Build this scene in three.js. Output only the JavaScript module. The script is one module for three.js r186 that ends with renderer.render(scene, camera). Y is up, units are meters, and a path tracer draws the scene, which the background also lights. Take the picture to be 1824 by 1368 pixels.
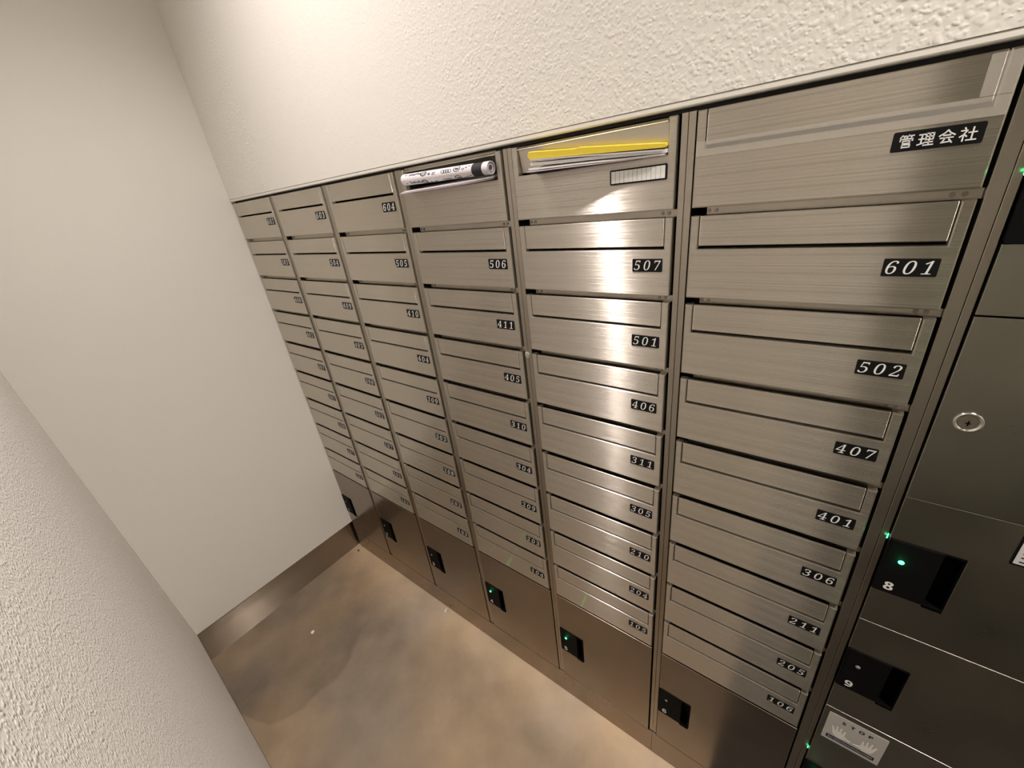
import * as THREE from 'three';
import { RoundedBoxGeometry } from 'three/addons/geometries/RoundedBoxGeometry.js';
import { mergeGeometries } from 'three/addons/utils/BufferGeometryUtils.js';
import { FontLoader } from 'three/addons/loaders/FontLoader.js';
import { TextGeometry } from 'three/addons/geometries/TextGeometry.js';

// ------------------------------------------------------------------ camera, light, exposure
const scene = new THREE.Scene();
scene.background = new THREE.Color(0x000000);
const camera = new THREE.PerspectiveCamera(86.3376, 1824 / 1368, 0.01, 30);
camera.matrixAutoUpdate = true;
camera.position.set(1.3198, 0.0631, 0.6120);
{
  const m = new THREE.Matrix4().makeBasis(
    new THREE.Vector3(0.79213, -0.11605, -0.59921),
    new THREE.Vector3(-0.17767, 0.8954, -0.40828),
    new THREE.Vector3(0.58392, 0.42987, 0.68866));
  camera.quaternion.setFromRotationMatrix(m);
}
scene.add(camera);
const renderer = new THREE.WebGLRenderer();
renderer.toneMapping = THREE.LinearToneMapping;
renderer.toneMappingExposure = 1.2;
renderer.shadowMap.enabled = true;

const CEIL = 1.14, FLOOR = -1.415;
const LAMPS = [
  { x: 0.49, z: 0.34, power: 4.0, angle: 58, pen: 1.0, color: 0xfff5f2, label: 'round white ceiling downlight above the left mailbox columns' },
  { x: 2.0, z: 0.34, power: 7.6, angle: 64, pen: 0.5, color: 0xfff6ee, label: 'round white ceiling downlight above the tall right lockers' },
];

// ------------------------------------------------------------------ helpers
let seed = 7;
const rnd = () => { seed = (seed * 1664525 + 1013904223) >>> 0; return seed / 4294967296; };
const used = {};
function numbered(n) { const k = used[n] = (used[n] === undefined ? 0 : used[n] + 1); return k ? n + '_' + String(k).padStart(3, '0') : n; }
function thing(name, label, category, at = [0, 0, 0], group) {
  const o = new THREE.Group(); o.name = numbered(name); scene.add(o); o.position.set(...at);
  o.userData = { label, category }; if (group) o.userData.group = group;
  return o;
}
function part(name, geo, mat, parent, label) {
  const m = new THREE.Mesh(Array.isArray(geo) ? merge(geo) : geo, mat); m.name = name; m.castShadow = m.receiveShadow = true;
  if (label) m.userData.label = label;
  parent.add(m); return m;
}
function single(name, geo, mat, label, category, group, at) {
  const m = part(numbered(name), geo, mat, scene); m.userData = { label, category }; if (group) m.userData.group = group;
  if (at) m.position.set(...at);
  return m;
}
function struct(name, geo, mat, parent = scene) {
  const m = part(name, geo, mat, parent); if (parent === scene) m.userData.kind = 'structure'; return m;
}
function merge(list) { return mergeGeometries(list.map((g) => { const h = g.index ? g.toNonIndexed() : g.clone(); for (const k of Object.keys(h.attributes)) if (!['position', 'normal', 'uv'].includes(k)) h.deleteAttribute(k); return h; })); }
// box by its corners, with uv in metres on every side
function uvMetres(g) {
  const p = g.attributes.position, n = g.attributes.normal, uv = g.attributes.uv;
  for (let i = 0; i < p.count; i++) {
    const ax = Math.abs(n.getX(i)), ay = Math.abs(n.getY(i)), az = Math.abs(n.getZ(i));
    if (az >= ax && az >= ay) uv.setXY(i, p.getX(i), p.getY(i));
    else if (ax >= ay) uv.setXY(i, p.getZ(i), p.getY(i));
    else uv.setXY(i, p.getX(i), p.getZ(i));
  }
  return g;
}
function box(x0, x1, y0, y1, z0, z1) {
  const g = new THREE.BoxGeometry(x1 - x0, y1 - y0, z1 - z0); g.translate((x0 + x1) / 2, (y0 + y1) / 2, (z0 + z1) / 2); return uvMetres(g);
}
function rbox(x0, x1, y0, y1, z0, z1, r = 0.001, seg = 1) {
  const g = new RoundedBoxGeometry(x1 - x0, y1 - y0, z1 - z0, seg, r); g.translate((x0 + x1) / 2, (y0 + y1) / 2, (z0 + z1) / 2); return uvMetres(g);
}
// plate cut from a polygon, its front face at z = front
function plate(pts, front, depth, bevel, holes = []) {
  const s = new THREE.Shape(pts.map(([x, y]) => new THREE.Vector2(x, y)));
  for (const h of holes) s.holes.push(new THREE.Path(h.map(([x, y]) => new THREE.Vector2(x, y))));
  const g = new THREE.ExtrudeGeometry(s, { depth: depth - 2 * bevel, bevelEnabled: bevel > 0, bevelSize: bevel, bevelThickness: bevel, bevelOffset: -bevel, bevelSegments: 2, curveSegments: 8 });
  g.translate(0, 0, front - depth + bevel); return g;
}
function roundRect(x0, x1, y0, y1, r) {
  const s = new THREE.Shape(); s.moveTo(x0 + r, y0); s.lineTo(x1 - r, y0); s.quadraticCurveTo(x1, y0, x1, y0 + r); s.lineTo(x1, y1 - r); s.quadraticCurveTo(x1, y1, x1 - r, y1);
  s.lineTo(x0 + r, y1); s.quadraticCurveTo(x0, y1, x0, y1 - r); s.lineTo(x0, y0 + r); s.quadraticCurveTo(x0, y0, x0 + r, y0); return s;
}
function slab(shape, z0, depth) { const g = new THREE.ExtrudeGeometry(shape, { depth, bevelEnabled: false, curveSegments: 6 }); g.translate(0, 0, z0); return g; }

// ------------------------------------------------------------------ procedural textures
function valueNoise(w, h, cell, s) {           // tileable smooth noise
  const gw = Math.max(1, Math.round(w / cell)), gh = Math.max(1, Math.round(h / cell));
  let st = s >>> 0; const r = () => { st = (st * 1664525 + 1013904223) >>> 0; return st / 4294967296; };
  const g = new Float32Array(gw * gh); for (let i = 0; i < g.length; i++) g[i] = r();
  const out = new Float32Array(w * h);
  for (let y = 0; y < h; y++) {
    const fy = y / h * gh, y0 = Math.floor(fy), ty = fy - y0, sy = ty * ty * (3 - 2 * ty), ya = (y0 % gh) * gw, yb = ((y0 + 1) % gh) * gw;
    for (let x = 0; x < w; x++) {
      const fx = x / w * gw, x0 = Math.floor(fx), tx = fx - x0, sx = tx * tx * (3 - 2 * tx), xa = x0 % gw, xb = (x0 + 1) % gw;
      const a = g[ya + xa] + (g[ya + xb] - g[ya + xa]) * sx, b = g[yb + xa] + (g[yb + xb] - g[yb + xa]) * sx;
      out[y * w + x] = a + (b - a) * sy;
    }
  }
  return out;
}
function grayTexture(w, h, f, srgb) {
  const d = new Uint8Array(w * h * 4);
  for (let y = 0; y < h; y++) for (let x = 0; x < w; x++) {
    const v = f(x, y), i = (y * w + x) * 4;
    if (Array.isArray(v)) { d[i] = v[0]; d[i + 1] = v[1]; d[i + 2] = v[2]; } else d[i] = d[i + 1] = d[i + 2] = Math.max(0, Math.min(255, v * 255));
    d[i + 3] = 255;
  }
  const t = new THREE.DataTexture(d, w, h); t.wrapS = t.wrapT = THREE.RepeatWrapping; t.magFilter = THREE.LinearFilter; t.minFilter = THREE.LinearMipmapLinearFilter; t.generateMipmaps = true;
  if (srgb) t.colorSpace = THREE.SRGBColorSpace; t.needsUpdate = true; return t;
}
const smooth = (a, b, x) => { const t = Math.max(0, Math.min(1, (x - a) / (b - a))); return t * t * (3 - 2 * t); };
// sprayed stucco: drops of 2 to 5 mm run together over fine grain; px = pixels per metre, fade = relief along the length
function stucco(w, h, px, s, size, cover, fade) {
  const f = new Float32Array(w * h), b = valueNoise(w, h, px * 0.0030 * size, s + 11), e = valueNoise(w, h, px * 0.06, s + 5), k2 = valueNoise(w, h, px * 0.0055 * size, s + 31);
  let st = s >>> 0; const r = () => { st = (st * 1664525 + 1013904223) >>> 0; return st / 4294967296; };
  const n = Math.round(w * h / (px * px) * cover / (2.4e-5 * size * size));
  for (let k = 0; k < n; k++) {
    const cx = r() * w, cy = r() * h, ra = px * size * (0.0010 + r() * r() * 0.0034), rb = ra * (0.45 + r() * 0.55), t = r() * 3.14, ct = Math.cos(t), sn = Math.sin(t), hgt = 0.3 + r() * 0.55, R = Math.ceil(ra);
    for (let y = -R; y <= R; y++) for (let x = -R; x <= R; x++) {
      const u = (x * ct + y * sn) / ra, v = (y * ct - x * sn) / rb, q = 1 - u * u - v * v; if (q <= 0) continue;
      const i = ((Math.floor(cy) + y + h) % h) * w + (Math.floor(cx) + x + w) % w; f[i] = Math.max(f[i], hgt * Math.sqrt(q)) + 0.06 * q;
    }
  }
  return grayTexture(w, h, (x, y) => { const i = y * w + x, v = 0.08 + 0.52 * Math.min(1, f[i]) * (0.6 + 0.6 * k2[i]) + 0.26 * b[i] + 0.1 * e[i]; return 0.5 + (v - 0.5) * (fade ? fade(x / w) : 1); });
}
const texUpper = stucco(2048, 1024, 1000, 3, 1.05, 1.25, (u) => 0.22 + 0.78 * smooth(0.24, 0.46, u)); texUpper.repeat.set(1 / 2.048, 1 / 1.024);
const texStucco = stucco(1024, 1024, 1000, 91, 1, 0.8); texStucco.repeat.set(1 / 1.024, 1 / 1.024);
const texNear = stucco(2048, 2048, 1700, 57, 0.62, 1.1); texNear.repeat.set(1700 / 2048, 1700 / 2048);

// brushed steel: long horizontal lines, a little cloudiness
const brushed = (() => {
  const w = 1024, h = 1024, a = valueNoise(w, h, 1, 5), big = valueNoise(w, h, 128, 9), mid = valueNoise(w, h, 40, 77);
  const out = new Float32Array(w * h);
  for (let y = 0; y < h; y++) { let acc = 0; const L = 160; for (let x = -L; x < w; x++) { const q = a[y * w + ((x + w) % w)]; acc += (q - acc) * 0.02; if (x >= 0) out[y * w + x] = acc; } }
  return { color: grayTexture(w, h, (x, y) => 0.9 + (out[y * w + x] - 0.5) * 0.22 + (big[y * w + x] - 0.5) * 0.05), rough: grayTexture(w, h, (x, y) => 0.86 + (out[y * w + x] - 0.5) * 0.2 + (big[y * w + x] - 0.5) * 0.1 + (mid[y * w + x] - 0.5) * 0.06) };
})();
// the grooves of the brushing themselves: long horizontal scratches whose sides tilt up and down
const GROOVE = 1.05, FLAT = 0.14, STEEP = 0.56;                // most of the surface is nearly flat, the rest steep scratch sides
brushed.groove = (() => {
  const w = 4, h = 2048; let st = 4242; const r = () => { st = (st * 1664525 + 1013904223) >>> 0; return (st + 0.5) / 4294967296; };
  const d = new Uint8Array(w * h * 4);
  for (let y = 0; y < h; y++) { const tilt = (r() < STEEP ? GROOVE : FLAT) * Math.max(-2.6, Math.min(2.6, Math.sqrt(-2 * Math.log(r())) * Math.cos(6.2832 * r()))); for (let x = 0; x < w; x++) {
    const sl = tilt, l = Math.hypot(1, sl), i = (y * w + x) * 4;
    d[i] = 128; d[i + 1] = Math.round(127.5 + 127.5 * sl / l); d[i + 2] = Math.round(127.5 + 127.5 / l); d[i + 3] = 255;
  } }
  const t = new THREE.DataTexture(d, w, h); t.wrapS = t.wrapT = THREE.RepeatWrapping; t.magFilter = THREE.LinearFilter; t.needsUpdate = true; return t;
})();
brushed.groove.repeat.set(4, 45);
brushed.color.repeat.set(2, 2); brushed.rough.repeat.set(2, 2);
const cloudy = (() => {
  const w = 512, h = 512, a = valueNoise(w, h, 140, 15), b = valueNoise(w, h, 50, 19), c = valueNoise(w, h, 16, 29);
  return { color: grayTexture(w, h, (x, y) => { const i = y * w + x; return 0.80 + (a[i] - 0.5) * 0.12 + (b[i] - 0.5) * 0.09 + (c[i] - 0.5) * 0.03 + (rnd() - 0.5) * 0.03; }), rough: grayTexture(w, h, (x, y) => { const i = y * w + x; return 0.8 + (a[i] - 0.5) * 0.16 + (b[i] - 0.5) * 0.12 + (rnd() - 0.5) * 0.04; }) };
})();
cloudy.color.repeat.set(1.7, 1.7); cloudy.rough.repeat.set(1.7, 1.7);
// floor: troweled mortar, mottled, with a cast shadow and a light strip painted in
const SHADOW_EDGE = [[0.10, 0.06], [0.22, 0.087], [0.32, 0.136], [0.37, 0.165], [0.42, 0.166], [0.53, 0.159], [0.62, 0.11], [0.66, 0.0]];
const texFloor = (() => {
  const w = 1024, h = 512, a = valueNoise(w, h, 220, 33), b = valueNoise(w, h, 70, 41), c = valueNoise(w, h, 22, 47), d = valueNoise(w, h, 6, 49);
  return grayTexture(w, h, (x, y) => {
    const i = y * w + x, X = x / w * 2.4 - 0.4, Z = y / h * 1.2 - 0.1;
    // painted shadow, an irregular tongue towards the near wall
    // shadow edge put into the colour: crisp on its right side, washed out on the left
    let xr = SHADOW_EDGE[0][1]; for (let k = 0; k + 1 < SHADOW_EDGE.length; k++) if (Z >= SHADOW_EDGE[k][0]) xr = SHADOW_EDGE[k][1] + (SHADOW_EDGE[k + 1][1] - SHADOW_EDGE[k][1]) * Math.min(1, (Z - SHADOW_EDGE[k][0]) / (SHADOW_EDGE[k + 1][0] - SHADOW_EDGE[k][0]));
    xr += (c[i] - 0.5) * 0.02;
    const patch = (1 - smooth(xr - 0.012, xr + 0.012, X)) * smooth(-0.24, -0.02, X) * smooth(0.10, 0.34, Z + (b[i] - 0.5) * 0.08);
    const v = 0.78 + (a[i] - 0.5) * 0.14 + (b[i] - 0.5) * 0.09 + (c[i] - 0.5) * 0.06 + (d[i] - 0.5) * 0.02 - patch * 0.075 - 0.19 * smooth(0.02, 0.20, Z + (b[i] - 0.5) * 0.10);  // brighter along the kick plate: light thrown down by the steel, painted
    const warm = (b[i] - 0.5) * 0.06;
    return [Math.min(255, 255 * (v + warm * 0.5)), 255 * v, Math.max(0, 255 * (v - warm))].map(Math.round);
  }, true);
})();
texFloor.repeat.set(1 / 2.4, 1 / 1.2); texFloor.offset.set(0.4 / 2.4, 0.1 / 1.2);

// ------------------------------------------------------------------ materials
const lin = (r, g, b) => new THREE.Color().setRGB(r, g, b);
const M = {
  upper: new THREE.MeshStandardMaterial({ color: lin(0.80, 0.775, 0.71), roughness: 0.85, bumpMap: texUpper, bumpScale: 0.0011 }),
  left: new THREE.MeshStandardMaterial({ color: lin(0.82, 0.795, 0.735), roughness: 0.9, bumpMap: texStucco, bumpScale: 0.00022 }),
  near: new THREE.MeshStandardMaterial({ color: lin(0.84, 0.815, 0.78), roughness: 0.9, bumpMap: texNear, bumpScale: 0.0016 }),
  trim: new THREE.MeshStandardMaterial({ color: lin(0.80, 0.775, 0.71), roughness: 0.6 }),
  ceiling: new THREE.MeshStandardMaterial({ color: lin(0.75, 0.72, 0.66), roughness: 0.95 }),
  shadefloor: new THREE.MeshStandardMaterial({ color: lin(0.06, 0.05, 0.04), roughness: 0.5, map: cloudy.color }),  // near-black in place of shade on the unseen floor
  unit: new THREE.MeshPhysicalMaterial({ color: lin(0.46, 0.44, 0.375), metalness: 1, roughness: 0.4, map: cloudy.color, roughnessMap: cloudy.rough }),
  lobby: new THREE.MeshStandardMaterial({ color: lin(0.62, 0.61, 0.54), roughness: 0.95 }),
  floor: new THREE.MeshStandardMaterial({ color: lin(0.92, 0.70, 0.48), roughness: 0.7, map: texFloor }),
  face: new THREE.MeshPhysicalMaterial({ color: lin(0.675, 0.63, 0.555), metalness: 1, roughness: 0.29, anisotropy: 0.9, anisotropyRotation: Math.PI / 2, normalMap: brushed.groove, map: brushed.color, roughnessMap: brushed.rough }),
  post: new THREE.MeshPhysicalMaterial({ color: lin(0.52, 0.47, 0.395), metalness: 1, roughness: 0.42, map: cloudy.color, roughnessMap: cloudy.rough }),
  door: new THREE.MeshPhysicalMaterial({ color: lin(0.375, 0.32, 0.265), metalness: 1, roughness: 0.30, map: cloudy.color, roughnessMap: cloudy.rough }),
  kick: new THREE.MeshPhysicalMaterial({ color: lin(0.40, 0.335, 0.27), metalness: 1, roughness: 0.34, map: cloudy.color, roughnessMap: cloudy.rough }),
  base: new THREE.MeshPhysicalMaterial({ color: lin(0.36, 0.30, 0.235), metalness: 1, roughness: 0.25, anisotropy: 0.7, anisotropyRotation: Math.PI / 2, normalMap: brushed.groove }),
  inner: new THREE.MeshPhysicalMaterial({ color: lin(0.55, 0.51, 0.44), metalness: 1, roughness: 0.35 }),
  carcass: new THREE.MeshStandardMaterial({ color: lin(0.03, 0.028, 0.025), roughness: 0.7, metalness: 0.3 }),
  plate: new THREE.MeshPhysicalMaterial({ color: lin(0.006, 0.006, 0.006), roughness: 0.4, specularIntensity: 0.35 }),
  ink: new THREE.MeshStandardMaterial({ color: lin(0.82, 0.82, 0.80), roughness: 0.5 }),
  screw: new THREE.MeshPhysicalMaterial({ color: lin(0.25, 0.22, 0.19), metalness: 1, roughness: 0.4 }),
  plastic: new THREE.MeshPhysicalMaterial({ color: lin(0.006, 0.006, 0.006), roughness: 0.6, specularIntensity: 0.12 }),
  pit: new THREE.MeshPhysicalMaterial({ color: lin(0.002, 0.002, 0.002), roughness: 0.55, specularIntensity: 0.1 }),
  ledOn: new THREE.MeshStandardMaterial({ color: lin(0.02, 0.3, 0.12), emissive: lin(0.10, 0.9, 0.42), emissiveIntensity: 3.2, roughness: 0.4 }),
  ledOff: new THREE.MeshStandardMaterial({ color: lin(0.22, 0.21, 0.2), roughness: 0.35 }),
  chrome: new THREE.MeshPhysicalMaterial({ color: lin(0.75, 0.72, 0.68), metalness: 1, roughness: 0.18 }),
  yellow: new THREE.MeshStandardMaterial({ color: lin(0.80, 0.62, 0.05), roughness: 0.7 }),
  paper: new THREE.MeshStandardMaterial({ color: lin(0.66, 0.64, 0.65), roughness: 0.8 }),
  white: new THREE.MeshStandardMaterial({ color: lin(0.82, 0.80, 0.79), roughness: 0.8 }),
  pink: new THREE.MeshStandardMaterial({ color: lin(0.64, 0.55, 0.60), roughness: 0.8 }),
  kraft: new THREE.MeshStandardMaterial({ color: lin(0.62, 0.52, 0.28), roughness: 0.8 }),
  darkpaper: new THREE.MeshStandardMaterial({ color: lin(0.10, 0.075, 0.10), roughness: 0.7 }),
  tape: new THREE.MeshPhysicalMaterial({ color: lin(0.72, 0.68, 0.60), roughness: 0.55, transparent: true, opacity: 0.22 }),
  sticker: new THREE.MeshStandardMaterial({ color: lin(0.52, 0.50, 0.46), roughness: 0.5 }),
  hand: new THREE.MeshStandardMaterial({ color: lin(0.85, 0.82, 0.76), roughness: 0.5 }),
  navy: new THREE.MeshStandardMaterial({ color: lin(0.01, 0.012, 0.03), roughness: 0.4 }),
  smallprint: new THREE.MeshStandardMaterial({ color: lin(0.30, 0.31, 0.36), roughness: 0.5 }),
  glass: new THREE.MeshPhysicalMaterial({ color: lin(0.9, 0.88, 0.84), roughness: 0.25, transmission: 0.7, thickness: 0.003, ior: 1.45 }),
  rib: new THREE.MeshStandardMaterial({ color: lin(0.86, 0.86, 0.83), roughness: 0.45 }),
};

// ------------------------------------------------------------------ the room
const nearZ = (x, y) => 0.646 + 0.0282 * (x + 0.29) + 0.0135 * (y + 1.2536);   // the near wall is a little out of plumb
function leaning(g, off = 0) { const p = g.attributes.position; for (let i = 0; i < p.count; i++) p.setZ(i, p.getZ(i) + nearZ(p.getX(i), p.getY(i)) + off); g.computeVertexNormals(); return g; }
const WL = -0.2895, BASE = -1.257, XR = 2.6, TOP = 0.1262, ZB = -0.42;
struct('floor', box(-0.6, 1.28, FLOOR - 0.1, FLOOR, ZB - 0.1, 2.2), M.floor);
struct('floor_shade', box(1.28, XR + 0.1, FLOOR - 0.1, FLOOR, ZB - 0.1, 2.2), M.shadefloor);  // unseen floor, added dark to dim the reflections in the steel
struct('ceiling', box(-0.6, XR + 0.1, CEIL, CEIL + 0.1, ZB - 0.1, 2.2), M.ceiling);
struct('wall_left', box(WL - 0.15, WL, BASE, CEIL, ZB, 0.80), M.left);
struct('baseboard_left', box(WL - 0.15, WL - 0.019, FLOOR, BASE, ZB, 0.80), M.base);
struct('wall_upper', [box(WL, XR, TOP + 0.0075, CEIL, ZB, 0.0035)], M.upper);
struct('trim_1', rbox(WL, XR, TOP, TOP + 0.0073, ZB, 0.0030, 0.002, 2), M.trim);
struct('wall_back', box(WL - 0.15, XR, FLOOR, CEIL, ZB - 0.08, ZB), M.lobby);
struct('wall_near', leaning(box(WL, 1.42, BASE, CEIL, 0, 0.1)), M.near);
struct('baseboard_near', leaning(box(WL, 1.42, FLOOR, BASE, 0.010, 0.1)), M.base);
struct('wall_right', box(XR, XR + 0.1, FLOOR, CEIL, ZB, 2.1), M.lobby);
struct('wall_far', box(1.32, XR + 0.1, FLOOR, CEIL, 2.1, 2.2), M.lobby);
struct('wall_side', box(1.32, 1.42, FLOOR, CEIL, 0.83, 2.1), M.lobby);

// ceiling lamps
for (const L of LAMPS) {
  const t = thing('ceiling_downlight', L.label, 'light', [L.x, CEIL, L.z]);
  const ring = new THREE.LatheGeometry([[0.030, -0.001], [0.046, -0.001], [0.047, -0.004], [0.044, -0.006], [0.031, -0.004], [0.030, -0.001]].map(([a, b]) => new THREE.Vector2(a, b)), 40);
  part('trim_ring', ring, M.trim, t);
  const lens = new THREE.CylinderGeometry(0.029, 0.029, 0.002, 32); lens.translate(0, -0.002, 0);
  part('lamp_lens', lens, new THREE.MeshStandardMaterial({ color: 0xffffff, emissive: L.color, emissiveIntensity: 4, roughness: 0.5 }), t);
  const s = new THREE.SpotLight(L.color, L.power, 0, L.angle * Math.PI / 180, L.pen, 2);
  s.position.set(L.x, CEIL - 0.012, L.z); s.target.position.set(L.x, 0, L.z); s.castShadow = true; s.shadow.radius = 1.3; s.shadow.mapSize.set(2048, 2048);
  scene.add(s); scene.add(s.target);
}

// ------------------------------------------------------------------ mailbox frame: posts, rails, back
const X0 = -0.2875, PITCH = 0.2875, FW = 0.2635, ROW = 0.12, FH = 0.110;
const colX = (c) => X0 + c * PITCH;                       // left edge of a column of faces
const rowY = (r) => 0.1205 - ROW * r;                     // top edge of a face
const DOORTOP = -0.9545, KICK = -1.316;
const POSTLABEL = ['steel post between the two mailbox columns nearest the white wall', 'steel post just left of mailboxes 604 and 505', 'steel post just left of mailbox 506 and the rolled newspaper', 'steel post with the clear glue blob, left of mailbox 507', 'steel post between mailboxes 507 and 601', 'wide steel post between the mailboxes and the tall right lockers'];
for (let c = 0; c < 6; c++) {
  const x0 = colX(c) + FW + 0.004, x1 = colX(c) + PITCH - (c === 5 ? -0.0005 : 0.0022), mid = x0 + (x1 - x0) * (c === 5 ? 0.62 : 0.48);
  const t = thing('upright_post', POSTLABEL[c], 'post', [x0, KICK, 0], 'steel posts between mailbox columns');
  part('strip', rbox(0, mid - x0 - 0.0002, 0, 0.1215 - KICK, -0.06, -0.0035, 0.0007), M.post, t);
  part('strip', rbox(mid - x0 + 0.0002, x1 - x0, 0, 0.1215 - KICK, -0.06, -0.0035, 0.0007), M.post, t);
}
const railGeo = plate([[0.0168, -0.1105], [FW + 0.0035, -0.1105], [FW + 0.0035, -0.1200], [0.0168, -0.1200]], -0.0110, 0.004, 0);
const screwGeo = (() => { const g = new THREE.CylinderGeometry(0.0023, 0.0025, 0.0012, 14); g.rotateX(Math.PI / 2); return g; })();
const slotGeo = merge([box(-0.0013, 0.0013, -0.0003, 0.0003, 0.0005, 0.0007), box(-0.0003, 0.0003, -0.0013, 0.0013, 0.0005, 0.0007)]);
const screwFull = merge([screwGeo, slotGeo]);
const shelfGeo = box(0.001, FW - 0.001, -0.1145, -0.1131, -0.29, -0.012);

// ------------------------------------------------------------------ lettering
const serif = await new FontLoader().loadAsync('fonts/droid/droid_serif_regular.typeface.json');
const bold = await new FontLoader().loadAsync('fonts/droid/droid_sans_bold.typeface.json');
function glyph(ch, font, size, slant, sx, depth = 0.00025) {
  const g = new TextGeometry(ch, { font, size, depth, curveSegments: 5, bevelEnabled: false });
  g.computeBoundingBox(); const b = g.boundingBox; g.translate(-(b.min.x + b.max.x) / 2, 0, 0);
  g.applyMatrix4(new THREE.Matrix4().set(sx, slant, 0, 0, 0, 1, 0, 0, 0, 0, 1, 0, 0, 0, 0, 1)); return g;
}
const digitCache = {};
const digit = (d) => digitCache[d] ||= glyph(d, serif, 0.0140, 0.2, 1.0);
// a number of three digits, centred on a plate 45 by 19 mm
function numerals(txt) {
  const n = [...txt].map((d, i) => { const g = digit(d).clone(); g.translate((i - 1) * 0.0147 - 0.0014, -0.0068, 0); return g; });
  return merge(n);
}
function stroke(pts, w) {                                  // a flat brush stroke along a polyline
  const out = [];
  for (let i = 0; i + 1 < pts.length; i++) {
    const [ax, ay] = pts[i], [bx, by] = pts[i + 1], l = Math.hypot(bx - ax, by - ay), nx = -(by - ay) / l * w / 2, ny = (bx - ax) / l * w / 2, ex = (bx - ax) / l * w * 0.35, ey = (by - ay) / l * w * 0.35;
    out.push(slab(new THREE.Shape([[ax - ex + nx, ay - ey + ny], [ax - ex - nx, ay - ey - ny], [bx + ex - nx, by + ey - ny], [bx + ex + nx, by + ey + ny]].map((q) => new THREE.Vector2(...q))), 0, 0.25 / 12));
  }
  return out;
}
// the four characters of the management company plate, on a grid of 100 with y down
const KANJI = {
  kan: [[[22, 4], [10, 22]], [[20, 10], [46, 10]], [[32, 11], [36, 21]], [[62, 4], [52, 20]], [[60, 10], [92, 10]], [[74, 11], [79, 21]], [[50, 22], [50, 32]], [[12, 46], [12, 32], [88, 32], [88, 46]], [[30, 46], [30, 96]], [[30, 46], [72, 46], [72, 64], [30, 64]], [[30, 74], [76, 74], [76, 93], [30, 93]]],
  ri: [[[5, 14], [40, 14]], [[7, 46], [38, 46]], [[23, 14], [23, 80]], [[3, 86], [42, 76]], [[48, 10], [92, 10], [92, 54], [48, 54], [48, 10]], [[48, 32], [92, 32]], [[70, 10], [70, 92]], [[47, 73], [93, 73]], [[40, 93], [98, 93]]],
  kai: [[[50, 4], [34, 24], [6, 42]], [[50, 4], [66, 24], [95, 42]], [[30, 40], [70, 40]], [[14, 58], [88, 58]], [[44, 58], [28, 90]], [[24, 91], [80, 86]], [[66, 70], [86, 95]]],
  sha: [[[23, 4], [29, 16]], [[6, 24], [40, 24], [22, 52], [4, 66]], [[24, 50], [24, 97]], [[30, 54], [42, 66]], [[72, 6], [72, 92]], [[50, 40], [95, 40]], [[44, 92], [98, 92]]],
};
function kanji(name, size) {
  const g = merge(KANJI[name].flatMap((p) => stroke(p.map(([x, y]) => [x - 50, 50 - y]), 9.5)));
  g.scale(size / 100, size / 100, 0.012); return g;
}

// ------------------------------------------------------------------ mailboxes
// one box: face plate with two stiles, flap, body behind; coordinates from the face's top left corner
const STILE = 0.0107, FLAPH = 0.0383, SLOT = 0.0422;
const faceGeo = plate([[0, 0], [STILE, 0], [STILE, -SLOT], [FW - STILE, -SLOT], [FW - STILE, 0], [FW, 0], [FW, -FH], [0, -FH]], 0, 0.012, 0.0016);
const flapGeo = rbox(STILE + 0.0006, FW - STILE - 0.0006, -FLAPH, 0, -0.0045, -0.0004, 0.0014, 2);
const bodyGeo = merge([box(0.003, 0.0045, -FH + 0.002, -0.002, -0.30, -0.012), box(FW - 0.0045, FW - 0.003, -FH + 0.002, -0.002, -0.30, -0.012), box(0.0045, FW - 0.0045, -FH + 0.002, -FH + 0.0035, -0.30, -0.012), box(0.0045, FW - 0.0045, -0.0035, -0.002, -0.30, -0.012), box(0.0045, FW - 0.0045, -FH + 0.0035, -0.0035, -0.30, -0.2985)]);
const plateGeo = slab(roundRect(-0.0224, 0.0224, -0.0095, 0.0095, 0.0016), 0, 0.0007);
const proto = new THREE.Group();
part('face_plate', faceGeo, M.face, proto); part('flap', flapGeo, M.face, proto); part('body', bodyGeo, M.inner, proto);
const NUM = [
  ['602', '603', '604', 'newspaper', 'envelope', 'company'],
  ['503', '504', '505', '506', '507', '601'],
  ['408', '409', '410', '411', '501', '502'],
  ['402', '403', '404', '405', '406', '407'],
  ['307', '308', '309', '310', '311', '401'],
  ['301', '302', '303', '304', '305', '306'],
  ['206', '207', '208', '209', '210', '211'],
  ['107', '201', '202', '203', '204', '205'],
  ['101', '102', '103', '104', '105', '106']];
const ORD = ['top', 'second', 'third', 'fourth', 'fifth', 'sixth', 'seventh', 'eighth', 'ninth'];
const COLNAME = ['column against the white wall', 'second column from the white wall', 'third column from the white wall', 'column under the rolled newspaper', 'column under the yellow envelope', 'column beside the tall right lockers'];
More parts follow.
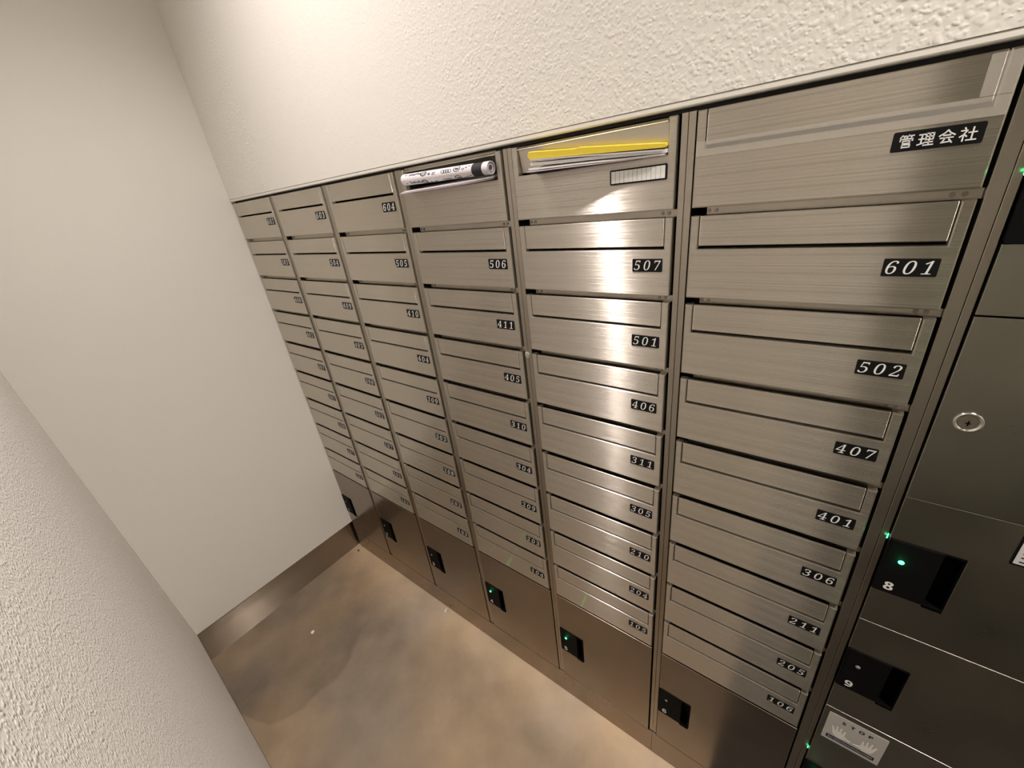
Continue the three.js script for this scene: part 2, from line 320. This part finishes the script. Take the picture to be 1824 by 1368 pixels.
for (let r = 0; r < 9; r++) for (let c = 0; c < 6; c++) {
  const n = NUM[r][c], t = proto.clone(); t.name = numbered('mailbox'); scene.add(t); t.position.set(colX(c), rowY(r), 0);
  const numeric = /^\d/.test(n);
  t.userData = { category: 'mailbox', group: 'steel mailboxes in the wall', label: numeric
    ? `steel mailbox ${n}, ${ORD[r]} from top in the ${COLNAME[c]}`
    : { newspaper: 'top steel mailbox stuffed with a rolled newspaper and leaflets, right of 604', envelope: 'top steel mailbox with blank white name holder and an open slot', company: 'top steel mailbox taped shut, with a black plate in white Japanese characters' }[n] };
  if (numeric) {
    const p = part('number_plate', plateGeo, M.plate, t); p.position.set(0.2295, -0.0645, 0);
    const d = part('numerals', numerals(n), M.ink, p); d.position.z = 0.0006;
  }
  if (r < 8) {
    const rail = part('rail', railGeo, M.post, t);
    if (r < 3) for (const sx of [0.0195, 0.0285, 0.2460, 0.2548]) { const k = part('screw', screwFull, M.screw, rail); k.position.set(sx, -0.1150, -0.0105); }
  } else part('bottom_shelf', shelfGeo, M.post, t);
  const flap = t.children[1];
  if (n === 'newspaper' || n === 'envelope') {            // flap pushed in by the mail: hinged at the top edge
    flap.position.set(0, -0.0012, -0.003); flap.rotation.x = n === 'envelope' ? 0.15 : 1.0;
    const rod = rbox(STILE + 0.0006, FW - STILE - 0.0006, -0.0026, 0.0026, -0.0008, 0.0008, 0.0006); rod.rotateX(-0.6); rod.translate(0, -0.0034, -0.0026); flap.material = M.inner;
    part('flap_hinge', rod, M.inner, t);
  }
  if (n === 'envelope') {
    const h = part('name_holder', slab(roundRect(0.1724, 0.2536, -0.0717, -0.0523, 0.0020), 0, 0.0010), M.plate, t);
    const ribs = []; for (let k = 0; k < 12; k++) ribs.push(rbox(0.1746 + k * 0.00640, 0.1746 + (k + 1) * 0.00640 - 0.0004, -0.0697, -0.0543, 0.0006, 0.0016, 0.0003));
    part('name_card', ribs, M.rib, h, 'blank white ribbed name card');
  }
  if (n === 'company') {
    const p = part('company_plate', slab(roundRect(-0.0320, 0.0320, -0.0088, 0.0088, 0.0020), 0, 0.0008), M.plate, t); p.position.set(0.2210, -0.0620, 0);
    ['kan', 'ri', 'kai', 'sha'].forEach((k, i) => { const g = part('character', kanji(k, 0.0118), M.ink, p); g.position.set((i - 1.5) * 0.0143, 0, 0.0008); });
    const tp = part('clear_tape', [slab(roundRect(0.001, 0.2625, -0.0500, -0.0340, 0.0008), 0.0001, 0.0002), slab(roundRect(0.2420, 0.2625, -0.0335, -0.002, 0.0008), 0.0001, 0.0002)], M.tape, t, 'cloudy clear tape over the flap seams');
  }
}

// ------------------------------------------------------------------ mail in the two open slots
function sheet(w, d, th, sag, mat, name, label, category, group, pos, rot) {
  const g = new THREE.BoxGeometry(w, th, d, 16, 1, 4), p = g.attributes.position;
  for (let i = 0; i < p.count; i++) { const u = p.getX(i) / w, v = p.getZ(i) / d; p.setY(i, p.getY(i) + sag[0] * (u * u * 4 - 1) + sag[1] * Math.sin(u * 7 + sag[2]) + (v + 0.5) * (sag[3] || 0)); }
  g.computeVertexNormals();
  const m = single(name, g, mat, label, category, group, pos); m.rotation.set(...rot); return m;
}
{
  // rolled newspaper: printed tube with a dark band, paper wall visible at the open end
  const cw = 1024, ch = 512, cv = document.createElement('canvas'); cv.width = cw; cv.height = ch; const q = cv.getContext('2d');
  q.fillStyle = '#dcd8da'; q.fillRect(0, 0, cw, ch); q.strokeStyle = '#0c0a0e'; q.fillStyle = '#0c0a0e'; q.lineWidth = 4;
  const rr = (() => { let s = 99; return () => { s = (s * 1664525 + 1013904223) >>> 0; return s / 4294967296; }; })();
  for (let band = 0; band < 4; band++) {                  // the same loose print all round: bars, rings, crosses, lozenges
    const y0 = band * 128;
    q.lineWidth = 9; for (let k = 0; k < 2; k++) { q.beginPath(); q.moveTo(60 + k * 14, y0 + 70); q.lineTo(64 + k * 14, y0 + 92); q.stroke(); }
    q.lineWidth = 7; for (let k = 0; k < 7; k++) { const x = 110 + k * 22; q.strokeRect(x, y0 + 62 + rr() * 12, 16, 18 + rr() * 16); }
    q.lineWidth = 12; q.beginPath(); q.arc(300, y0 + 70, 34, 0, 7); q.stroke(); q.lineWidth = 4; q.beginPath(); q.arc(300, y0 + 70, 22, 0, 7); q.stroke();
    q.font = 'bold 36px sans-serif'; q.fillText('30', 280, y0 + 82);
    q.lineWidth = 11; q.beginPath(); q.moveTo(372, y0 + 34); q.lineTo(372, y0 + 72); q.moveTo(352, y0 + 52); q.lineTo(392, y0 + 52); q.stroke();
    q.fillRect(408, y0 + 30, 44, 8); q.fillRect(408, y0 + 44, 30, 8); q.fillRect(412, y0 + 58, 40, 10);
    q.lineWidth = 7; for (let k = 0; k < 4; k++) { q.beginPath(); q.ellipse(540 + k * 26, y0 + 54, 18, 26, 0.4, 0, 7); q.stroke(); }
    q.lineWidth = 9; q.beginPath(); q.arc(700, y0 + 66, 36, 0, 7); q.stroke(); for (let k = 0; k < 4; k++) { q.beginPath(); q.moveTo(680 + k * 12, y0 + 80); q.lineTo(690 + k * 10, y0 + 50); q.stroke(); }
    q.lineWidth = 6; for (let k = 0; k < 3; k++) { const x = 770 + k * 34, y = y0 + 50 + k * 14, s = 14 - k * 3; q.beginPath(); q.moveTo(x, y - s); q.lineTo(x + s, y); q.lineTo(x, y + s); q.lineTo(x - s, y); q.closePath(); q.stroke(); }
  }
  q.fillStyle = '#232226'; q.fillRect(862, 0, 104, ch);
  const tex = new THREE.CanvasTexture(cv); tex.colorSpace = THREE.SRGBColorSpace; tex.wrapS = tex.wrapT = THREE.RepeatWrapping;
  const t = thing('rolled_newspaper', 'rolled black and white printed newspaper stuck in the slot right of mailbox 604', 'newspaper', [0.7065, 0.0995, 0.004]);
  const LEN = 0.231, R = 0.0108;
  const outer = new THREE.CylinderGeometry(R, R, LEN, 36, 1, true); // uv: u round, v along -> swap
  { const uv = outer.attributes.uv; for (let i = 0; i < uv.count; i++) uv.setXY(i, uv.getY(i), uv.getX(i)); }
  outer.rotateZ(-Math.PI / 2);
  part('printed_sheet', outer, new THREE.MeshStandardMaterial({ map: tex, roughness: 0.75, side: THREE.DoubleSide }), t);
  const inner = new THREE.LatheGeometry([[R, LEN / 2], [R - 0.0006, LEN / 2 + 0.0004], [R - 0.0022, LEN / 2], [R - 0.0024, -LEN / 2], [R, -LEN / 2]].map(([a, b]) => new THREE.Vector2(a, b)), 30); inner.rotateZ(-Math.PI / 2);
  part('rolled_edge', inner, M.paper, t);
  const core = new THREE.TorusGeometry(0.0058, 0.0011, 8, 24); core.rotateY(Math.PI / 2); core.translate(LEN / 2 - 0.002, 0, 0);
  part('inner_roll', core, M.paper, t);
  t.rotation.set(0.2, -0.02, -0.015); t.scale.set(1, 0.95, 1.05);
  const G = 'leaflets under the rolled newspaper', cx = 0.705;
  sheet(0.222, 0.080, 0.0012, [0.0006, 0.0004, 1, -0.003], M.paper, 'leaflet', 'white folded leaflet directly under the rolled newspaper, uppermost of its pile', 'leaflet', G, [cx + 0.001, 0.0874, -0.0250], [0.06, 0.03, 0.012]);
  sheet(0.220, 0.080, 0.0010, [0.0006, 0.0003, 2, -0.002], M.pink, 'leaflet', 'pinkish leaflet second from the top of the pile under the rolled newspaper', 'leaflet', G, [cx + 0.001, 0.0854, -0.0225], [0.06, 0.04, 0.010]);
  sheet(0.222, 0.080, 0.0010, [0.0005, 0.0003, 3, -0.001], M.paper, 'leaflet', 'white leaflet third from the top of the pile under the rolled newspaper', 'leaflet', G, [cx + 0.001, 0.0836, -0.0215], [0.06, 0.06, 0.008]);
  sheet(0.222, 0.080, 0.0008, [0.0004, 0.0002, 4, -0.001], M.pink, 'leaflet', 'pinkish leaflet lowest in the pile under the rolled newspaper, hanging out leftmost', 'leaflet', G, [cx - 0.001, 0.0816, -0.0195], [0.06, 0.075, 0.006]);
}
{
  const G = 'mail under the yellow envelope';
  // yellow envelope folded over, a crease across it
  const t = thing('yellow_envelope', 'creased yellow envelope sticking out of the open slot above mailbox 507', 'envelope', [1.0085, 0.0985, -0.0205]);
  const body = (() => { const s = new THREE.Shape(); s.moveTo(-0.1, 0.0045); s.quadraticCurveTo(-0.104, -0.0005, -0.1, -0.004); s.lineTo(-0.02, -0.0036); s.lineTo(0.104, -0.002); s.quadraticCurveTo(0.106, 0, 0.104, 0.002); s.lineTo(-0.016, 0.0052); s.lineTo(-0.022, 0.0040); s.closePath(); const g = new THREE.ExtrudeGeometry(s, { depth: 0.019, bevelEnabled: true, bevelSize: 0.0007, bevelThickness: 0.0012, bevelSegments: 2, curveSegments: 4 }); g.translate(0, 0, 0.015); return g; })();
  part('paper', body, M.yellow, t);
  const lining = box(-0.0985, 0.102, -0.0062, -0.0046, 0.016, 0.0365); part('lining', lining, M.paper, t, 'white padding edge');
  t.rotation.set(0.06, 0.06, -0.075);
  sheet(0.205, 0.030, 0.0042, [0.0008, 0.0004, 1, -0.001], M.white, 'envelope', 'thick white envelope directly under the yellow one', 'envelope', G, [1.0125, 0.0893, -0.0025], [0.05, 0.06, -0.050]);
  sheet(0.205, 0.085, 0.0022, [0.0006, 0.0004, 2, -0.001], M.white, 'envelope', 'thin white envelope second below the yellow one', 'envelope', G, [1.0080, 0.0850, -0.0285], [0.04, 0.08, -0.034]);
  sheet(0.205, 0.085, 0.0014, [0.0004, 0.0003, 3, -0.001], M.pink, 'leaflet', 'pale pink leaflet below the white envelopes in the yellow envelope slot', 'leaflet', G, [1.0050, 0.0822, -0.0285], [0.03, 0.10, -0.020]);
  sheet(0.200, 0.085, 0.0016, [0.0003, 0.0003, 4, 0], M.darkpaper, 'leaflet', 'dark printed leaflet lowest under the yellow envelope, resting on the slot edge', 'leaflet', G, [1.0040, 0.0801, -0.033], [0.02, 0.11, -0.010]);
  const k = single('folded_card', (() => { const s = new THREE.Shape([[0, 0], [0.034, -0.0085], [0.034, -0.0125], [-0.006, -0.0125], [-0.004, 0]].map((p) => new THREE.Vector2(...p))); return slab(s, 0, 0.0008); })(), M.kraft, 'small tan folded card standing behind the yellow envelope', 'card', null, [0.962, 0.1145, -0.052]);
  k.rotation.set(-0.2, 0.1, 0);
}

// ------------------------------------------------------------------ parcel lockers
const PW = 0.0742, PH = 0.0978, SPLIT = 0.0545;
function locker(no, x, top, w, bottom, panelTop, lit, label, name = 'parcel_locker') {
  const t = thing(name, label, 'locker', [x, top, 0], 'parcel lockers with black latches');
  const h = top - bottom - 0.0012, py = panelTop - top;
  part('door', plate([[0, 0], [w, 0], [w, -h], [0, -h], [0, py - PH - 0.0006], [PW + 0.0006, py - PH - 0.0006], [PW + 0.0006, py + 0.0006], [0, py + 0.0006]], 0, 0.018, 0.0006), x > 1.43 ? M.unit : M.door, t);
  const p = new THREE.Group(); p.name = 'latch_panel'; t.add(p); p.position.set(0, py, 0);
  const a = new THREE.Shape(); a.moveTo(0.0015, 0); a.lineTo(SPLIT, 0); a.lineTo(SPLIT, -PH); a.lineTo(0.003, -PH); a.quadraticCurveTo(0, -PH, 0, -PH + 0.004); a.lineTo(0, -0.003); a.quadraticCurveTo(0, 0, 0.003, 0);
  part('panel_face', (() => { const g = new THREE.ExtrudeGeometry(a, { depth: 0.016, bevelEnabled: true, bevelSize: 0.0004, bevelThickness: 0.0005, bevelOffset: -0.0004, bevelSegments: 1 }); g.translate(0, 0, -0.0150); return g; })(), M.plastic, p);
  part('finger_pull', [box(SPLIT, PW, -0.0025, 0, -0.016, 0.0012), rbox(SPLIT - 0.001, PW, -PH - 0.0030, -PH + 0.003, -0.016, 0.0024, 0.0008, 2), box(PW - 0.0018, PW, -PH + 0.002, -0.002, -0.016, 0.0012), box(SPLIT, PW, -PH, 0, -0.0185, -0.016)], M.pit, p);
  const led = new THREE.SphereGeometry(0.0034, 18, 12); led.scale(1, 1, 0.5);
  const l = part('indicator_led', led, lit ? M.ledOn : M.ledOff, p, lit ? 'green light, lit' : 'indicator light, off'); l.position.set(0.0192, -0.0345, 0.0018);
  const n = part('number', glyph(String(no), bold, 0.0148, 0, 1.05), M.ink, p); n.position.set(0.0162, -0.0910, 0.0014);
  if (lit) {
    const g = new THREE.PointLight(0x20ff90, 0.0003, 0.3, 2); g.position.set(x + 0.0192, panelTop - 0.0345, 0.005); g.castShadow = true; g.shadow.radius = 0.08; scene.add(g);
  }
  return t;
}
const LOCK = ['steel parcel locker door 1 at the bottom against the white wall, light off', 'steel parcel locker door 2 at the bottom beside the corner, light off', 'steel parcel locker door 3 at the bottom, unlit, left of locker 4', 'steel parcel locker door with green light lit under mailbox 104', 'steel parcel locker door with green light lit directly under the bright streak of light', 'steel parcel locker door 6 at the bottom under mailbox 106, light off'];
for (let c = 0; c < 6; c++) locker(c + 1, colX(c) - 0.0003, DOORTOP, FW + (c < 4 ? 0.0035 : 0.0012), KICK, -1.0912, c === 3 || c === 4, LOCK[c]);
// the tall unit on the right
const RX = 1.4400, RWID = 0.42;
locker(7, RX, 0.1210, RWID, -0.1130, 0.0573, true, 'topmost steel parcel locker door of the right unit, cut by the photo edge');
{
  const t = thing('key_locker', 'plain steel locker door with a round key lock in the right unit', 'locker', [RX, -0.1137, 0]);
  part('door', plate([[0, 0], [RWID, 0], [RWID, -0.2406], [0, -0.2406]], 0, 0.018, 0.0008), M.unit, t);
  const ring = new THREE.LatheGeometry([[0.0001, -0.001], [0.0088, -0.001], [0.0095, 0.0012], [0.0112, 0.0016], [0.0124, 0.0010], [0.0128, -0.001]].map(([a, b]) => new THREE.Vector2(a, b)), 36); ring.rotateX(Math.PI / 2);
  const lk = part('key_lock', ring, M.chrome, t, 'round chrome key lock'); lk.position.set(0.0262, -0.1215, 0.0012);
  const core = new THREE.CylinderGeometry(0.0086, 0.0088, 0.0012, 28); core.rotateX(Math.PI / 2); core.translate(0, 0, -0.0002);
  part('lock_core', core, M.post, lk);
  part('keyhole', [box(-0.0007, 0.0007, -0.0042, 0.0022, 0.0004, 0.0006), box(-0.0022, 0.0022, -0.0017, -0.0004, 0.0004, 0.00062)], M.pit, lk);
}
locker(8, RX, -0.3550, RWID, -0.5968, -0.4283, true, 'steel parcel locker door 8 in the right unit, green light lit');
locker(9, RX, -0.5968, RWID, -0.8365, -0.6700, false, 'steel parcel locker door 9 in the right unit, light off');
locker(10, RX, -0.8365, RWID, KICK, -1.0310, true, 'steel parcel locker door under locker 9, with the stop sticker');
// green light leaking from the latches into the gap beside the doors
for (const [y, name] of [[0.0232, 'seven'], [-0.4290, 'eight'], [-0.9960, 'ten']]) {
  const label = { seven: 'small green light pipe in the door gap at the right edge, topmost one', eight: 'small green light pipe in the door gap beside latch 8', ten: 'small green light pipe in the door gap beside the stop sticker' }[name];
  const g = new THREE.CapsuleGeometry(0.0012, 0.007, 4, 10);
  single('indicator_light_pipe', g, M.ledOn, label, 'light', 'green light pipes in the right door gap', [1.4378, y, -0.0045]);
  const p = new THREE.PointLight(0x20ff90, 0.00002, 0.2, 2); p.position.set(1.4366, y, 0.0003); p.castShadow = true; p.shadow.radius = 0.05; scene.add(p);
}
struct('trim_2', box(RX + RWID + 0.002, XR, KICK, 0.1215, -0.36, -0.002), M.post);
struct('trim_3', box(WL + 0.002, XR, 0.1216, 0.1255, -0.36, -0.012), M.carcass);
// kick plates below the doors, cut where the units meet
{
  const seams = [WL + 0.0005, 1.1385, XR]; const k = struct('baseboard_mailboxes', box(WL + 0.001, XR, FLOOR, KICK - 0.0018, -0.36, -0.004), M.carcass);
  for (let i = 0; i < 2; i++) part('kick_plate', rbox(seams[i] + 0.0003, seams[i + 1] - 0.0003, FLOOR, KICK - 0.0010, -0.0035, 0, 0.0005), M.kick, k);
}

// ------------------------------------------------------------------ stickers and small bits
{
  const t = thing('stop_sticker', 'silver rectangular STOP sticker with two white raised hands under locker 9', 'sticker', [1.4884, -0.8900, 0.0002]);
  part('backing', slab(roundRect(-0.0405, 0.0405, -0.0405, 0.0405, 0.002), 0, 0.0004), M.sticker, t);
  part('strip', slab(roundRect(-0.0345, 0.0335, -0.0335, -0.0240, 0.0006), 0.0004, 0.0002), M.navy, t, 'dark blue strip of tiny lettering');
  const dashes = []; for (let i = 0, x = -0.032; x < 0.029; i++) { const w = 0.0008 + rnd() * 0.0022; dashes.push(box(x, x + w, -0.0310 + rnd() * 0.0008, -0.0268 - rnd() * 0.001, 0.0006, 0.0007)); x += w + 0.0007; }
  part('lettering', dashes, M.smallprint, t);
  [...'STOP'].forEach((ch, i) => { const g = part('letter', glyph(ch, bold, 0.0078, 0, 1.1), M.navy, t); g.position.set(-0.0175 + i * 0.0122, 0.0225, 0.0004); });
  const hand = (m) => {                                    // a flat white palm with fingers spread up and a long thumb
    const P = [[0.0, -0.012], [0.006, -0.0125], [0.012, -0.0100], [0.0195, -0.0095], [0.0210, -0.0085], [0.0150, -0.0065], [0.0105, -0.0030], [0.0105, 0.008], [0.0085, 0.0085], [0.0068, -0.0005], [0.0052, -0.0005], [0.0048, 0.0115], [0.0028, 0.0118], [0.0018, 0.0005], [0.0004, 0.0005], [-0.0014, 0.0120], [-0.0034, 0.0115], [-0.0028, 0.0000], [-0.0040, 0.0002], [-0.0078, 0.0090], [-0.0094, 0.0080], [-0.0066, -0.0050], [-0.0040, -0.0100]];
    return slab(new THREE.Shape(P.map(([x, y]) => new THREE.Vector2(x * m, y * 1.25))), 0.0004, 0.0002);
  };
  const a = part('hand_print', hand(1), M.hand, t); a.position.set(-0.0215, -0.006, 0);
  const b = part('hand_print', hand(-1), M.hand, t); b.position.set(0.0225, -0.006, 0);
}
{
  const t = thing('notice_label', 'white notice label in a black frame on locker 8 at the right edge', 'label', [1.60, -0.3810, 0.0002]);
  part('frame', slab(roundRect(-0.0555, 0.0555, -0.0320, 0.0180, 0.0015), 0, 0.0005), M.plate, t);
  part('card', slab(roundRect(-0.0530, 0.0530, -0.0295, 0.0155, 0.0008), 0.0005, 0.0002), M.paper, t);
  const lines = []; for (let r = 0; r < 6; r++) for (let x = -0.049; x < 0.044;) { const w = 0.003 + rnd() * 0.009; lines.push(box(x, x + w, -0.0262 + r * 0.0066, -0.0262 + r * 0.0066 + 0.0016, 0.0007, 0.0008)); x += w + 0.0015; }
  part('lettering', lines, M.plate, t);
}
{
  const g = new THREE.SphereGeometry(0.0075, 18, 12), p = g.attributes.position; for (let i = 0; i < p.count; i++) p.setXYZ(i, p.getX(i) * 0.8, p.getY(i) * (p.getY(i) < 0 ? 1.3 : 0.7), p.getZ(i) * 0.35); g.computeVertexNormals();
  single('glue_drip', g, M.glass, 'clear glue blob on the post between mailboxes 405 and 406', 'glue', null, [0.8492, -0.2430, -0.0028]);
  const scrap = (pts, s) => { const e = new THREE.ExtrudeGeometry(new THREE.Shape(pts.map(([x, y]) => new THREE.Vector2(x * s, y * s))), { depth: 0.002, bevelEnabled: true, bevelSize: 0.0006, bevelThickness: 0.0006, bevelSegments: 1 }); return e; };
  const a = single('paper_scrap', scrap([[-1, -0.6], [0.4, -1], [1, -0.2], [0.8, 0.9], [-0.5, 1], [-1.1, 0.3]], 0.0062), M.white, 'small white paper scrap on the middle of the floor', 'scrap', null, [-0.0665, FLOOR + 0.003, 0.3715]); a.rotation.set(-1.3, 0, 0.5);
  const b = single('paper_scrap', scrap([[-0.8, -1], [0.9, -0.9], [0.3, 0.2], [0.9, 1.2], [-0.2, 1.3], [-0.6, 0.2]], 0.0062), M.white, 'small white paper scrap at the foot of the kick plate', 'scrap', null, [0.3240, FLOOR + 0.007, 0.0180]); b.rotation.set(-0.5, 0.3, 0);
  const c = single('grit_crumb', new THREE.DodecahedronGeometry(0.0045, 0), M.carcass, 'dark crumb of grit on the floor in the corner', 'grit', null, [-0.2700, FLOOR + 0.0028, 0.0260]); c.scale.set(1.2, 0.7, 1);
}
renderer.render(scene, camera);
